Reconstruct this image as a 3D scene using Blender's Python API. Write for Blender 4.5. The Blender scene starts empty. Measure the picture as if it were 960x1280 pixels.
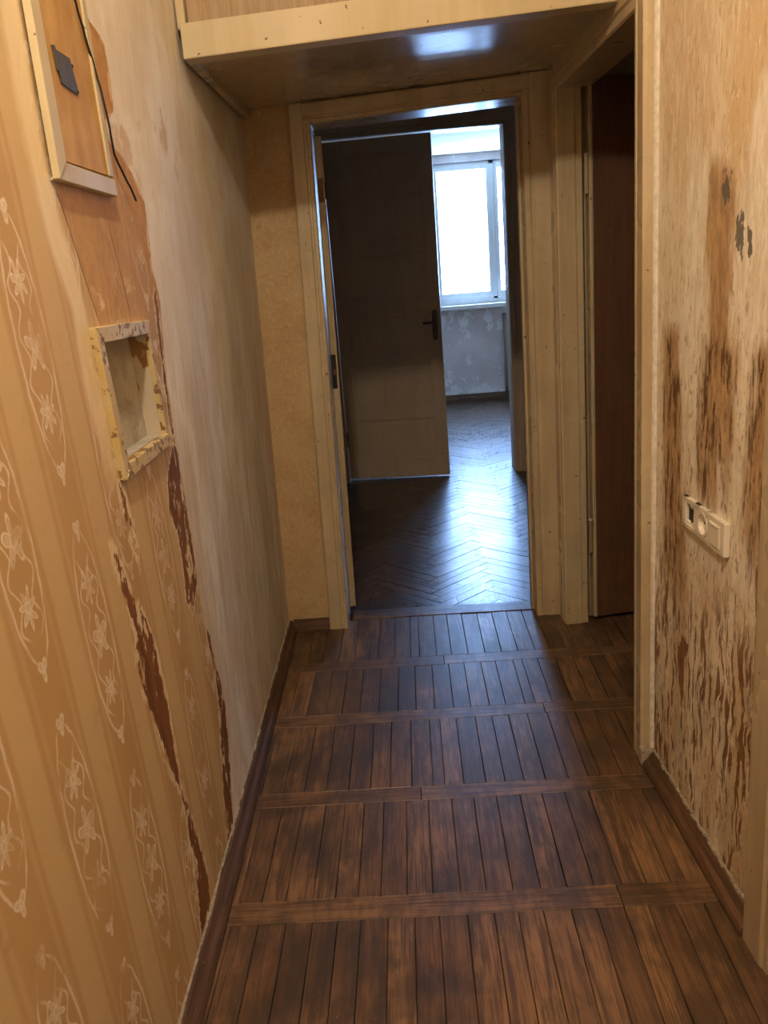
import bpy, bmesh, math, random
from mathutils import Vector, Matrix
random.seed(7)
SC = bpy.context.scene
COL = SC.collection

# ------------------------------------------------------------------ camera
F_PX, YAW, PITCH, ROLL, CAM_H = 1074.95, .0293, -.2701, -.0791, 1.4416
def cam_axes():
    cy, sy, cp, sp = math.cos(YAW), math.sin(YAW), math.cos(PITCH), math.sin(PITCH)
    fw = Vector((-sy*cp, cy*cp, sp)); r = Vector((cy, sy, 0)); u = r.cross(fw)
    cr, sr = math.cos(ROLL), math.sin(ROLL)
    return r*cr + u*sr, u*cr - r*sr, fw
cd = bpy.data.cameras.new('camera'); cam = bpy.data.objects.new('camera', cd); COL.objects.link(cam)
r_, u_, f_ = cam_axes()
cam.matrix_world = Matrix(((r_.x, u_.x, -f_.x, 0), (r_.y, u_.y, -f_.y, 0), (r_.z, u_.z, -f_.z, CAM_H), (0, 0, 0, 1)))
cd.sensor_fit = 'VERTICAL'; cd.sensor_height = 24; cd.lens = F_PX/1280*24; cd.clip_start = .02
SC.camera = cam

# ------------------------------------------------------------------ sky, light, exposure
SKY_STRENGTH = 54.0
LAMP_WATTS = 80.0
LAMP_COLOR = (1, .855, .66)
LAMP_AT = (-.12, .50, 2.79)
W = bpy.data.worlds.new('sky'); SC.world = W; W.use_nodes = True
bg = W.node_tree.nodes['Background']; bg.inputs[0].default_value = (.32, .53, 1, 1); bg.inputs[1].default_value = SKY_STRENGTH
def portal(loc, rot, sx, sy):                 # sampling aid only: marks the window openings for the sky light
    l = bpy.data.lights.new('window_portal', 'AREA'); l.shape = 'RECTANGLE'; l.size = sx; l.size_y = sy; l.cycles.is_portal = True
    o = bpy.data.objects.new('window_portal', l); COL.objects.link(o); o.location = loc; o.rotation_euler = rot
portal((1.11, 9.80, 1.79), (-math.pi/2, 0, 0), 1.3, 1.45)
SC.view_settings.view_transform = 'Standard'; SC.view_settings.look = 'None'
SC.view_settings.exposure = 0.0; SC.view_settings.gamma = 1; SC.view_settings.use_curve_mapping = False

# ------------------------------------------------------------------ node helper
def clampf(v, a, b): return max(a, min(b, v))
class NT:
    def __init__(s, name):
        s.m = bpy.data.materials.new(name); s.m.use_nodes = True
        s.t = s.m.node_tree; s.b = s.t.nodes['Principled BSDF']
        s._pos = None
    def put(s, sock, v):
        if isinstance(v, V): s.t.links.new(v.o, sock)
        elif isinstance(v, (int, float)): 
            if sock.type in ('VECTOR',): sock.default_value = (v, v, v)
            elif sock.type == 'RGBA': sock.default_value = (v, v, v, 1)
            else: sock.default_value = v
        else:
            v = tuple(v)
            sock.default_value = v + (1,) if sock.type == 'RGBA' and len(v) == 3 else v
    def math(s, op, a, b=0, c=0):
        n = s.t.nodes.new('ShaderNodeMath'); n.operation = op
        for i, v in enumerate((a, b, c)): s.put(n.inputs[i], v)
        return V(s, n.outputs[0])
    def pos(s):
        if not s._pos:
            g = s.t.nodes.new('ShaderNodeNewGeometry'); x = s.t.nodes.new('ShaderNodeSeparateXYZ')
            s.t.links.new(g.outputs['Position'], x.inputs[0])
            s._pos = tuple(V(s, x.outputs[i]) for i in range(3))
        return s._pos
    def local(s):
        g = s.t.nodes.new('ShaderNodeTexCoord'); x = s.t.nodes.new('ShaderNodeSeparateXYZ')
        s.t.links.new(g.outputs['Object'], x.inputs[0])
        return tuple(V(s, x.outputs[i]) for i in range(3))
    def rnd(s):
        a = s.t.nodes.new('ShaderNodeObjectInfo'); b = s.t.nodes.new('ShaderNodeAttribute'); b.attribute_name = 'rnd'
        return (V(s, a.outputs['Random']) + V(s, b.outputs['Fac'])).fract()
    def vec(s, x, y, z):
        n = s.t.nodes.new('ShaderNodeCombineXYZ')
        for i, v in enumerate((x, y, z)): s.put(n.inputs[i], v)
        return V(s, n.outputs[0])
    def noise(s, v, scale=1, detail=3, rough=.55, dist=0):
        n = s.t.nodes.new('ShaderNodeTexNoise'); s.put(n.inputs['Vector'], v)
        n.inputs['Scale'].default_value = scale; n.inputs['Detail'].default_value = detail
        n.inputs['Roughness'].default_value = rough; n.inputs['Distortion'].default_value = dist
        return V(s, n.outputs[0])
    def voro(s, v, scale=1, feat='F1', rnd=1):
        n = s.t.nodes.new('ShaderNodeTexVoronoi'); n.feature = feat; s.put(n.inputs['Vector'], v)
        n.inputs['Scale'].default_value = scale; n.inputs['Randomness'].default_value = rnd
        return V(s, n.outputs['Distance'])
    def st(s, x, a, b):                       # smoothstep 0..1 from a to b
        n = s.t.nodes.new('ShaderNodeMapRange'); n.interpolation_type = 'SMOOTHSTEP'
        s.put(n.inputs[0], x); s.put(n.inputs[1], a); s.put(n.inputs[2], b)
        return V(s, n.outputs[0])
    def mix(s, f, a, b, mode='MIX'):
        n = s.t.nodes.new('ShaderNodeMix'); n.data_type = 'RGBA'; n.blend_type = mode
        s.put(n.inputs[0], f); s.put(n.inputs[6], a); s.put(n.inputs[7], b)
        return V(s, n.outputs[2])
    def line(s, x, pts, R=2.6, K=3.0):        # piecewise linear y(x); x in 0..R, y in 0..K
        n = s.t.nodes.new('ShaderNodeValToRGB'); e = n.color_ramp.elements
        pts = sorted(pts)
        while len(e) < len(pts): e.new(.5)
        for el, (px, py) in zip(e, pts): pass
        for i, (px, py) in enumerate(pts):
            e[i].position = clampf(px/R, 0, 1)
            e[i].color = (py/K,)*3 + (1,)
        s.t.links.new((x*(1/R)).o, n.inputs[0])
        q = s.t.nodes.new('ShaderNodeSeparateColor'); s.t.links.new(n.outputs[0], q.inputs[0])
        return V(s, q.outputs[0])*K
    def done(s, col, rough=.6, bump=None, bs=.3, bd=.003, coat=0, spec=.5, coat_rough=.1):
        s.put(s.b.inputs['Base Color'], col); s.put(s.b.inputs['Roughness'], rough)
        s.put(s.b.inputs['Specular IOR Level'], spec)
        if coat: s.put(s.b.inputs['Coat Weight'], coat); s.b.inputs['Coat Roughness'].default_value = coat_rough
        if bump is not None:
            n = s.t.nodes.new('ShaderNodeBump'); n.inputs['Strength'].default_value = bs; n.inputs['Distance'].default_value = bd
            s.put(n.inputs['Height'], bump); s.t.links.new(n.outputs[0], s.b.inputs['Normal'])
            if coat: s.t.links.new(n.outputs[0], s.b.inputs['Coat Normal'])
        return s.m
class V:
    def __init__(s, n, o): s.n, s.o = n, o
    def __add__(s, b): return s.n.math('ADD', s, b)
    __radd__ = __add__
    def __mul__(s, b): return s.n.math('MULTIPLY', s, b)
    __rmul__ = __mul__
    def __sub__(s, b): return s.n.math('SUBTRACT', s, b)
    def __rsub__(s, b): return s.n.math('SUBTRACT', b, s)
    def __truediv__(s, b): return s.n.math('DIVIDE', s, b)
    def abs(s): return s.n.math('ABSOLUTE', s)
    def fract(s): return s.n.math('FRACT', s)
    def floor(s): return s.n.math('FLOOR', s)
    def max(s, b): return s.n.math('MAXIMUM', s, b)
    def min(s, b): return s.n.math('MINIMUM', s, b)
    def sin(s): return s.n.math('SINE', s)
    def sqrt(s): return s.n.math('SQRT', s)
    def inv(s): return 1 - s

# ------------------------------------------------------------------ materials
def paint(name, base, dark, rough=.3, chips=1.0, coat=.35, streak=True, chipcol=(.07, .035, .012)):
    n = NT(name); x, y, z = n.pos(); p = n.vec(x, y, z)
    a = n.noise(n.vec(x*30, y*30, z*2.2), 1, 4)
    b = n.noise(p, 3.5, 3)
    c = n.mix(n.st(a*.5 + b*.5, .38, .66), base, dark)
    g = n.noise(p, 55, 2, .5); low = n.st(z, .45, 0)
    ch = n.st(g + low*.045*chips, .735 - .012*chips, .765 - .012*chips)
    c = n.mix(ch*.85, c, chipcol)
    return n.done(c, n.st(b, .2, .8)*.18 + rough - .06, a*.35 + g*.2 - ch*.6, .35, .0025, coat)
M = {}
M['cream'] = paint('cream_gloss_paint', (.55, .45, .285), (.44, .335, .195), .27, .7)
M['cream_beam'] = paint('cream_beam_paint', (.55, .46, .29), (.48, .39, .22), .55, .6, .0)
M['loft'] = paint('loft_underside_paint', (.55, .45, .285), (.44, .335, .195), .2, .3, .7)
M['doorpaint'] = paint('grey_cream_door_paint', (.68, .52, .36), (.60, .45, .31), .42, .3, .1)
M['whitepaint'] = paint('white_window_paint', (.78, .78, .74), (.70, .70, .67), .3, .2, .3)

def wood(name, c1, c2, c3, rough, dirt=.6, axis=1, spec=.5, coat=0, edge=None):
    n = NT(name); lx, ly, lz = n.local(); x, y, z = n.pos(); r = n.rnd()
    if axis == 0: lx, ly = ly, lx
    if axis == 2: ly, lz = lz, ly
    gv = n.vec(lx*55 + r*37, ly*3.2 + r*91, lz*55 + r*13)
    g = n.noise(gv, 1, 6, .62, .6)
    g2 = n.noise(n.vec(lx*220 + r*9, ly*7 + r*31, lz*220), 1, 3, .6)
    c = n.mix(n.st(r, .05, .95), c1, c2)
    c = n.mix(n.st(g*.6 + g2*.4, .42, .60)*.9, c, c3)
    w = n.noise(n.vec(x*6 + r*1.6, y*2.6, z*4), 1, 6, .66, .5); w2 = n.noise(n.vec(x*30, y*9, z*20), 1, 5, .65)
    d = n.st(w*.6 + w2*.4, .43, .60)*dirt
    c = n.mix(d, c, (.040, .027, .019))
    if edge:
        big = n.noise(n.vec(x, y, z), 2.6, 4, .6, .5)
        c = n.mix(n.st(big, .47, .62)*.55, c, (.034, .023, .016))
    sc = n.noise(n.vec(x, y, z), 95, 2, .5)
    c = n.mix(n.st(sc, .71, .76)*.5, c, (.34, .20, .09))
    return n.done(c, n.st(w*.5 + g2*.5, .25, .75)*.16 + rough - .08, g*.5 + g2*.5, .35, .0012, coat, spec, .2)
M['plank'] = wood('worn_oak_plank', (.175, .091, .044), (.285, .154, .071), (.078, .042, .023), .42, .75, edge=.031)
M['strip'] = wood('worn_oak_cross_board', (.20, .105, .050), (.26, .14, .066), (.080, .043, .023), .42, .68, 0)
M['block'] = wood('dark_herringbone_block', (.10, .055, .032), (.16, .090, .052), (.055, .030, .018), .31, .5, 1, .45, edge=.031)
M['bboard'] = wood('brown_stained_baseboard', (.13, .068, .036), (.15, .080, .042), (.080, .042, .023), .65, .45, 1, .2)
M['bboardx'] = wood('brown_stained_baseboard_cross', (.13, .068, .036), (.15, .080, .042), (.080, .042, .023), .65, .45, 0, .2)
M['darkdoor'] = wood('dark_brown_door_wood', (.125, .060, .033), (.14, .068, .038), (.095, .046, .026), .40, .3, 2)
M['loftpanel'] = wood('tan_grained_loft_panel', (.36, .245, .13), (.38, .26, .14), (.27, .175, .085), .6, .1, 2)
def plain(name, c, rough=.5, metal=0, ns=20, amt=.25, bump=.2):
    n = NT(name); p = n.vec(*n.pos()); a = n.noise(p, ns, 4)
    n.b.inputs['Metallic'].default_value = metal
    return n.done(n.mix(n.st(a, .35, .7)*amt, c, tuple(v*.45 for v in c)), rough, a, bump, .002)
M['gap'] = plain('dark_floor_gap_dirt', (.045, .030, .020), .9)
M['plaster'] = plain('pale_ceiling_plaster', (.62, .57, .47), .9, 0, 6)
M['dim'] = plain('beige_room_plaster', (.66, .60, .50), .9, 0, 5)
M['ivory'] = plain('ivory_plastic', (.82, .74, .60), .35, 0, 30, .08, .05)
M['black'] = plain('black_plastic_and_hole_shade', (.02, .019, .018), .6)  # plastic parts; also the painted dark of pin holes, keyhole and switch opening
M['cable'] = plain('black_cable', (.02, .016, .012), .5)
M['rusty'] = plain('rusty_grey_metal', (.13, .115, .09), .45, .6, 60, .7)
M['brass'] = plain('old_brown_hinge_metal', (.22, .12, .05), .45, .4, 60, .6)
M['darkmetal'] = plain('dark_bronze_metal', (.055, .045, .045), .35, .7, 50, .4)
M['caulk'] = plain('white_caulk', (.74, .68, .57), .8, 0, 60, .4, .5)
M['grout'] = plain('pale_grout_filler', (.44, .36, .26), .9, 0, 90, .8, .6)

# --- left wall: patterned wallpaper, torn away towards the far corner
def left_wall():
    n = NT('torn_floral_wallpaper'); x, y, z = n.pos(); p = n.vec(x, y, z)
    jag = (n.noise(n.vec(0, y*46, z*22), 1, 6, .72) - .5)
    jag2 = (n.noise(n.vec(3, y*9, z*5), 1, 3, .6) - .5)
    # print
    yy = y + (z - .66)*.11 - 1.134
    c0 = yy*(1/.21) + .5; ci = c0.floor(); uu = (c0.fract() - .5)*.21
    odd = ((ci*.5).fract()*2)
    vv0 = (z - .657 + odd*.24)*(1/.48) + .5; vv = (vv0.fract() - .5)*.48
    wob = (n.noise(p, 30, 3) - .5)*.011
    uu = uu + wob; vv = vv + (n.noise(n.vec(y, x, z), 28, 3) - .5)*.014
    def flower(cu, cv, rad, k):
        du = (uu - cu); dv = (vv - cv)*.8; rr = (du*du + dv*dv).sqrt(); th = n.math('ARCTAN2', dv, du)
        edge = rad*.68 + (th*k).sin()*(rad*.32)
        ring = n.st((rr - edge).abs(), .0050, .0010)
        core = n.st((rr - rad*.25).abs(), .0040, .0010)
        return ring.max(core).max(n.st(rr, edge, edge*.7)*.6)
    f = flower(0, .095, .024, 7).max(flower(.003, 0, .030, 5)).max(flower(-.002, -.098, .024, 7))
    f = f.max(flower(.004, .19, .013, 3)).max(flower(-.004, -.192, .014, 3))
    t = vv*(1/.38)
    lens = (1 - t*t*4).max(0).sqrt()*.054
    fr = n.st((uu.abs() - lens).abs(), .0045, .0010)*n.st(vv.abs(), .20, .17)
    tend = n.st((uu.abs() - lens*.45 - (vv*90).sin()*.010 - .006).abs(), .0040, .0010)*n.st(vv.abs(), .155, .13)*.8
    wear = n.st(n.noise(p, 11, 4, .6), .30, .58)
    ink = f.max(fr*.85).max(tend)*wear
    sw = (c0.fract() - .5).abs()*2
    stripe = n.st(sw + (n.noise(n.vec(y*30, 0, z*1.2), 1, 3) - .5)*.35, .62, .74)
    fade = n.noise(n.vec(x, y*2.2, z*1.3), 1, 3)
    ca = n.mix(n.st(fade, .35, .65), (.50, .31, .13), (.55, .355, .16))
    pap = n.mix(stripe*.85, ca, (.62, .445, .225))
    side = n.st((sw - .5).abs(), .10, .02)*.22
    pap = n.mix(side, pap, (.70, .54, .33))
    mott = n.noise(p, 26, 5, .65); pap = n.mix(n.st(mott, .55, .8)*.30, pap, (.38, .21, .08))
    pap = n.mix(ink*.8, pap, (.84, .74, .57))
    # seams and cream smears of the paper
    seam = n.st((y - n.line(z, [(1.40, 1.561), (1.62, 1.457)]) + jag*.004).abs(), .0035, .001)*n.st(z, 1.39, 1.41)*n.st(z, 1.63, 1.60)
    seam = seam.max(n.st((y - n.line(z, [(1.398, 1.756), (1.56, 1.704)]) + jag*.006).abs(), .0026, .001)*n.st(z, 1.39, 1.41)*n.st(z, 1.60, 1.55))
    inner = n.st(y - n.line(z, [(1.40, 1.561), (1.62, 1.457)]), .0, .004)*n.st(z, 1.34, 1.42)
    pap = n.mix(inner*n.st(y, 1.95, 1.75)*.75, pap, n.mix(n.st(mott, .35, .7), (.52, .29, .095), (.42, .215, .062)))
    sm = n.st((y - n.line(z, [(1.19, 1.500), (1.30, 1.475), (1.42, 1.475), (1.55, 1.425), (1.66, 1.40), (2., 1.395)]) + jag2*.05).abs(), .052, .018)*n.st(z, 1.05, 1.22)
    pap = n.mix(sm*.85, pap, (.80, .67, .45))
    cr = n.st(n.noise(n.vec(y*9, 0, z*14), 1, 5, .65), .56, .60)*n.st(y, 1.50, 1.60)*n.st(z, 1.36, 1.40)*n.st(z, 1.50, 1.42)
    pap = n.mix(cr*.8, pap, (.74, .58, .34))
    pap = n.mix(seam*.85, pap, (.13, .06, .02))
    # bare wall
    s1 = n.noise(n.vec(x, y*22, z*3), 1, 5, .62); s2 = n.noise(n.vec(x, y*80, z*14), 1, 5, .65); s3 = n.noise(n.vec(x, y*5, z*1.6), 1, 3)
    bare = n.mix(n.st(s1*.5 + s2*.5, .40, .64), (.92, .88, .80), (.72, .63, .50))
    tan = n.st(s3 + n.st(y, 2.25, 3.1)*.10, .42, .62)
    bare = n.mix(tan*.42, bare, n.mix(s2, (.62, .46, .27), (.48, .33, .17)))
    cloud = n.noise(n.vec(x, y*4, z*4), 1, 5, .6)
    bare = n.mix(n.st(z + (cloud - .5)*.6, 1.05, 1.55)*.65, bare, n.mix(n.st(cloud, .40, .62), (.93, .90, .84), (.80, .71, .57)))
    blotch = n.st(n.noise(n.vec(x, y*7, z*6), 1, 5, .6), .53, .62)*n.st(z, 1.55, 1.75)*n.st(z, 1.95, 1.8)*n.st(y, 2.5, 2.2)
    bare = n.mix(blotch*.55, bare, (.50, .29, .10))
    spk = n.st(n.noise(p, 120, 2), .70, .74); bare = n.mix(spk*.4, bare, (.20, .12, .06))
    B = [(1.953, 1.732), (1.927, 1.775), (1.916, 1.834), (1.862, 1.846), (1.79, 1.84), (1.758, 1.783), (1.731, 1.78), (1.708, 1.85), (1.672, 1.921), (1.627, 1.97), (1.492, 1.955), (1.419, 1.985), (1.319, 1.966), (1.134, 1.951), (.89, 1.978), (.628, 1.995), (.475, 2.059), (.313, 2.085), (.10, 2.02), (0., 1.99)]
    bl = n.line(z, B) + jag*.028 + jag2*.03
    mb = n.st(y - bl, 0, .004)
    rim = n.st((y - bl + .006).abs(), .009, .002)*n.st(n.noise(p, 16, 3), .42, .56)
    # exposed orange ground between the paper and the bare wall, up beside the hatch
    OL = [(2.2, 1.70), (1.932, 1.721), (1.852, 1.747), (1.793, 1.753), (1.716, 1.772), (1.683, 1.795), (1.60, 1.86), (1.5, 1.92), (1.3, 1.93), (1.1, 1.93), (1., 2.3)]
    mo = n.st(y - n.line(z, OL) + jag*.03, 0, .004)
    col = n.mix(mo, pap, n.mix(n.st(mott, .35, .7), (.54, .30, .095), (.43, .22, .062)))
    # dark tears: (z, left y, right y)
    T = [
     [(1.13, 1.56, 1.52), (1.106, 1.526, 1.536), (1.06, 1.532, 1.552), (1.0, 1.547, 1.572), (.96, 1.560, 1.572), (.935, 1.58, 1.55)],
     [(1.04, 1.46, 1.42), (1.02, 1.436, 1.444), (.96, 1.450, 1.476), (.90, 1.468, 1.500), (.83, 1.490, 1.556), (.77, 1.470, 1.585), (.70, 1.485, 1.595), (.60, 1.530, 1.610), (.50, 1.560, 1.606), (.42, 1.598, 1.612), (.38, 1.612, 1.628), (.30, 1.617, 1.655), (.20, 1.620, 1.686), (.12, 1.612, 1.705), (.06, 1.595, 1.69), (0., 1.59, 1.66)],
     [(1.12, 1.95, 1.90), (1.09, 1.909, 1.960), (1.04, 1.850, 1.965), (.97, 1.828, 1.970), (.90, 1.871, 1.974), (.82, 1.872, 1.980), (.75, 1.864, 1.972), (.71, 1.888, 1.907), (.68, 1.93, 1.88)],
     [(.63, 2.02, 1.98), (.60, 1.998, 2.019), (.51, 2.020, 2.042), (.42, 2.026, 2.075), (.355, 2.01, 2.086), (.27, 1.979, 2.07), (.16, 1.943, 2.04), (.07, 1.924, 2.01), (0., 1.92, 1.99)],
     [(1.46, 1.98, 1.94), (1.43, 1.945, 1.962), (1.38, 1.94, 1.965), (1.33, 1.94, 1.95), (1.25, 1.935, 1.950), (1.18, 1.93, 1.945), (1.13, 1.93, 1.952), (1.10, 1.96, 1.92)],
    ]
    tm = None; te = None
    for t in T:
        jj = jag*.062
        l = n.line(z, [(q[0], q[1]) for q in t]); r = n.line(z, [(q[0], q[2]) for q in t])
        d = (y - l + jj).min(r - y + jj)
        a = n.st(d, -.001, .002); e = n.st(d, -.020, -.003)
        tm = a if tm is None else tm.max(a); te = e if te is None else te.max(e)
    holes = n.st(n.noise(n.vec(x, y*34, z*15), 1, 5, .65), .60, .56)
    tm = tm*holes
    col = n.mix(te*n.st(n.noise(p, 15, 3), .42, .52)*.85, col, (.82, .67, .42))
    brown = n.mix(n.st(n.noise(n.vec(x, y*30, z*4), 1, 5, .6), .35, .7), (.25, .105, .030), (.15, .058, .017))
    col = n.mix(mb, col, bare)
    col = n.mix(rim*.8, col, (.78, .62, .38))
    col = n.mix(tm, col, brown)
    h = (mb.inv()*.6 + mb*(s2*.35)) - tm*.45 + rim*.35 + mott*.12 + ink*.05
    return n.done(col, .75, h, .5, .0035, 0, .12)
M['lwall'] = left_wall()

def stub_wall():
    n = NT('tan_leaf_wallpaper'); x, y, z = n.pos(); p = n.vec(x, y, z)
    a = n.noise(n.vec(x*40, y, z*26), 1, 3, .5, 1.6); b = n.noise(p, 6, 3)
    c = n.mix(n.st(b, .35, .65), (.50, .35, .18), (.45, .295, .14))
    c = n.mix(n.st((a - .5).abs(), .035, .01)*.5, c, (.66, .48, .25))
    m = n.noise(p, 40, 4, .6); c = n.mix(n.st(m, .58, .7)*.35, c, (.30, .14, .04))
    return n.done(c, .65, a*.4 + m*.4, .3, .002)
M['stub'] = stub_wall()

def right_wall():
    n = NT('scraped_plaster_wall'); x, y, z = n.pos(); p = n.vec(x, y, z)
    s1 = n.noise(n.vec(x, y*13, z*3.2), 1, 5, .6); s2 = n.noise(n.vec(x, y*60, z*16), 1, 5, .62); s3 = n.noise(n.vec(x, y*3, z*2), 1, 4, .6)
    col = n.mix(n.st(s1*.6 + s2*.4, .40, .62), (.82, .73, .58), (.69, .56, .39))
    upper = n.st(z + (s1 - .5)*.5, 1.52, 1.70)
    col = n.mix(upper*n.st(s3*.5 + s2*.5, .34, .58)*.75, col, (.66, .49, .28))
    fleck = n.st(n.noise(n.vec(x, y*75 + z*14, z*30), 1, 3, .55), .575, .63); col = n.mix(fleck*.7, col, (.84, .74, .57))
    fl2 = n.st(n.noise(n.vec(x + 3, y*60 + z*10, z*24), 1, 3, .55), .58, .64); col = n.mix(fl2*.45, col, (.46, .31, .15))
    # light plaster columns
    wh = n.st((y - n.line(z, [(.7, 1.84), (.95, 1.93), (1.17, 1.98), (1.6, 1.99)]) + (s1 - .5)*.16).abs(), .085, .04)*n.st(z, .86, 1.0)*n.st(z + (s1 - .5)*.3, 1.70, 1.60)
    wh = wh.max(n.st((y - n.line(z, [(.8, 1.70), (.95, 1.74), (1.2, 1.69), (1.35, 1.70), (1.5, 1.66), (1.7, 1.62)]) + (s1 - .5)*.16).abs(), n.line(z, [(1.1, .07), (1.45, .13)]), n.line(z, [(1.1, .03), (1.45, .08)]))*n.st(z, .88, 1.0)*n.st(z + (s1 - .5)*.3, 1.80, 1.66))
    wh = wh.max(n.st(y, 2.185, 2.225)*n.st(z, 2.2, 1.3)*.8)
    pl = n.st((z - .84 + (s1 - .5)*.12).abs(), .13, .07)*n.st((y - 1.80 + (s1 - .5)*.2).abs(), .24, .16)
    wh = wh.max(pl)
    col = n.mix(wh*.9, col, n.mix(n.st(s2, .35, .68), (.90, .85, .74), (.72, .63, .49)))
    # ochre stains with dark speckles
    og = None
    for pts, w, z0, z1 in [([(.6, 2.09), (1.25, 2.13)], .085, .62, 1.28), ([(.85, 1.87), (1.25, 1.865)], .105, .90, 1.28), ([(.9, 1.62), (1.3, 1.59)], .10, .84, 1.28), ([(1.2, 1.86), (1.7, 1.86)], .07, 1.2, 1.62)]:
        m = n.st((y - n.line(z, pts) + (s1 - .5)*.20).abs() + (s2 - .5)*.06, w, w*.5)*n.st(z, z0 - .1, z0 + .05)*n.st(z + (s1 - .5)*.12, z1, z1 - .05)
        og = m if og is None else og.max(m)
    col = n.mix(og*.8, col, n.mix(n.st(s2, .4, .6), (.46, .27, .10), (.29, .15, .05)))
    dk = n.st(n.noise(n.vec(x, y*55, z*11), 1, 5, .66), .52, .565)*og*n.st(z, 1.3, 1.22)
    col = n.mix(dk*.9, col, (.12, .06, .022))
    # brown vertical tears towards the floor
    band = n.st(z + (s1 - .5)*.30, .80, .52)
    band = band.max(n.st(y, 1.72, 1.62)*n.st(z + (s1 - .5)*.3, 1.0, .7))
    tn = n.noise(n.vec(x, y*56 + (n.noise(p, 9, 2) - .5)*3.2, z*8), 1, 5, .60, .4)
    tear = n.st(tn, .525, .555)*band*n.st(n.noise(n.vec(x + 5, y*16, z*5), 1, 4, .6), .36, .47)
    tint = n.st(n.noise(n.vec(x, y*10, z*2.5), 1, 3), .42, .6)*band
    col = n.mix(tint*.55, col, (.46, .27, .10))
    col = n.mix(n.st(tn, .495, .520)*n.st(tn, .555, .530)*band*.7, col, (.80, .66, .45))
    gp = n.st(n.noise(n.vec(x, y*14, z*6), 1, 4, .6), .52, .62)*band; col = n.mix(gp*.5, col, (.50, .44, .35))
    col = n.mix(tear*.92, col, n.mix(n.st(s2, .3, .7), (.24, .105, .032), (.15, .062, .02)))
    scr = n.st(n.noise(n.vec(x, y*90, z*36), 1, 3), .60, .645)*n.st(z, 1.75, 1.0)
    col = n.mix(scr*.6, col, (.22, .11, .045))
    # grey smudges
    gm = None
    for cy, cz, ry, rz in [(1.825, 1.55, .022, .035), (1.755, 1.46, .020, .040), (1.708, 1.45, .012, .030)]:
        q = (((y - cy)/ry)*((y - cy)/ry) + ((z - cz)/rz)*((z - cz)/rz)).sqrt()
        m = n.st(q + (n.noise(n.vec(x, y*60, z*40), 1, 3) - .5)*3.2, 1, .8); gm = m if gm is None else gm.max(m)
    col = n.mix(gm*.9, col, (.12, .105, .085))
    h = s2*.5 + fleck*.4 - tear*.8 - dk*.4 + wh*.25
    return n.done(col, .75, h, .6, .004, 0, .2)
M['rwall'] = right_wall()

def far_wall():
    n = NT('peeling_pale_plaster'); x, y, z = n.pos(); p = n.vec(x, y, z)
    a = n.noise(p, 7, 5, .6); b = n.noise(p, 2.5, 3)
    c = n.mix(n.st(b, .35, .65), (.74, .67, .63), (.62, .54, .51))
    pe = n.st(a + n.st((z - .87).abs(), .16, .04)*.10 + n.st(z, .30, .05)*.17, .60, .62)
    c = n.mix(pe*.8, c, (.88, .87, .85))
    return n.done(c, .8, pe, .5, .004)
M['fwall'] = far_wall()

def niche_mat():
    n = NT('grey_chipped_plaster'); p = n.vec(*n.pos()); a = n.noise(p, 70, 4, .6); b = n.noise(p, 14, 3)
    c = n.mix(n.st(b, .35, .65), (.50, .47, .41), (.40, .36, .30)); c = n.mix(n.st(a, .66, .70)*.7, c, (.72, .66, .55))
    return n.done(c, .8, a, .9, .006)
M['niche'] = niche_mat()
def niche_side():
    n = NT('niche_torn_brown_side'); x, y, z = n.pos(); a = n.noise(n.vec(x*16, y*16, z*9), 1, 4, .6)
    c = n.mix(n.st(a + (x + .545)*5, .50, .53), (.30, .155, .055), (.55, .47, .35))
    return n.done(c, .8, a, .6, .004)
M['nicheside'] = niche_side()
def yellow():
    n = NT('chipped_yellow_frame_paint'); p = n.vec(*n.pos()); a = n.noise(p, 45, 4, .62); b = n.noise(p, 9, 3)
    c = n.mix(n.st(b, .3, .7), (.55, .40, .15), (.60, .49, .27)); m = n.st(a + (b - .5)*.35, .555, .585)
    c = n.mix(m*.9, c, (.20, .10, .03))
    return n.done(c, .6, a*.4 - m, .5, .003, 0, .2)
M['yellow'] = yellow()
def hatch():
    n = NT('tan_hatch_board'); x, y, z = n.pos(); a = n.noise(n.vec(x, y*24, z*7), 1, 5, .6); b = n.noise(n.vec(x, y, z), 8, 4, .6)
    c = n.mix(n.st(a*.5 + b*.5, .36, .64), (.56, .345, .135), (.43, .24, .075))
    return n.done(c, .7, a, .35, .002, 0, .15)
M['hatch'] = hatch()
def glass():
    m = bpy.data.materials.new('window_glass'); m.use_nodes = True; t = m.node_tree; t.nodes.clear()
    o = t.nodes.new('ShaderNodeOutputMaterial'); mx = t.nodes.new('ShaderNodeMixShader'); tr = t.nodes.new('ShaderNodeBsdfTransparent'); gl = t.nodes.new('ShaderNodeBsdfGlossy')
    gl.inputs['Roughness'].default_value = .02; mx.inputs[0].default_value = .06; tr.inputs[0].default_value = (.95, .97, .97, 1)
    t.links.new(tr.outputs[0], mx.inputs[1]); t.links.new(gl.outputs[0], mx.inputs[2]); t.links.new(mx.outputs[0], o.inputs[0])
    return m
M['glass'] = glass()
def bulbmat():
    m = bpy.data.materials.new('glowing_bulb'); m.use_nodes = True; b = m.node_tree.nodes['Principled BSDF']
    b.inputs['Emission Color'].default_value = (1, .66, .34, 1); b.inputs['Emission Strength'].default_value = 30
    return m
M['bulb'] = bulbmat()

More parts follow.
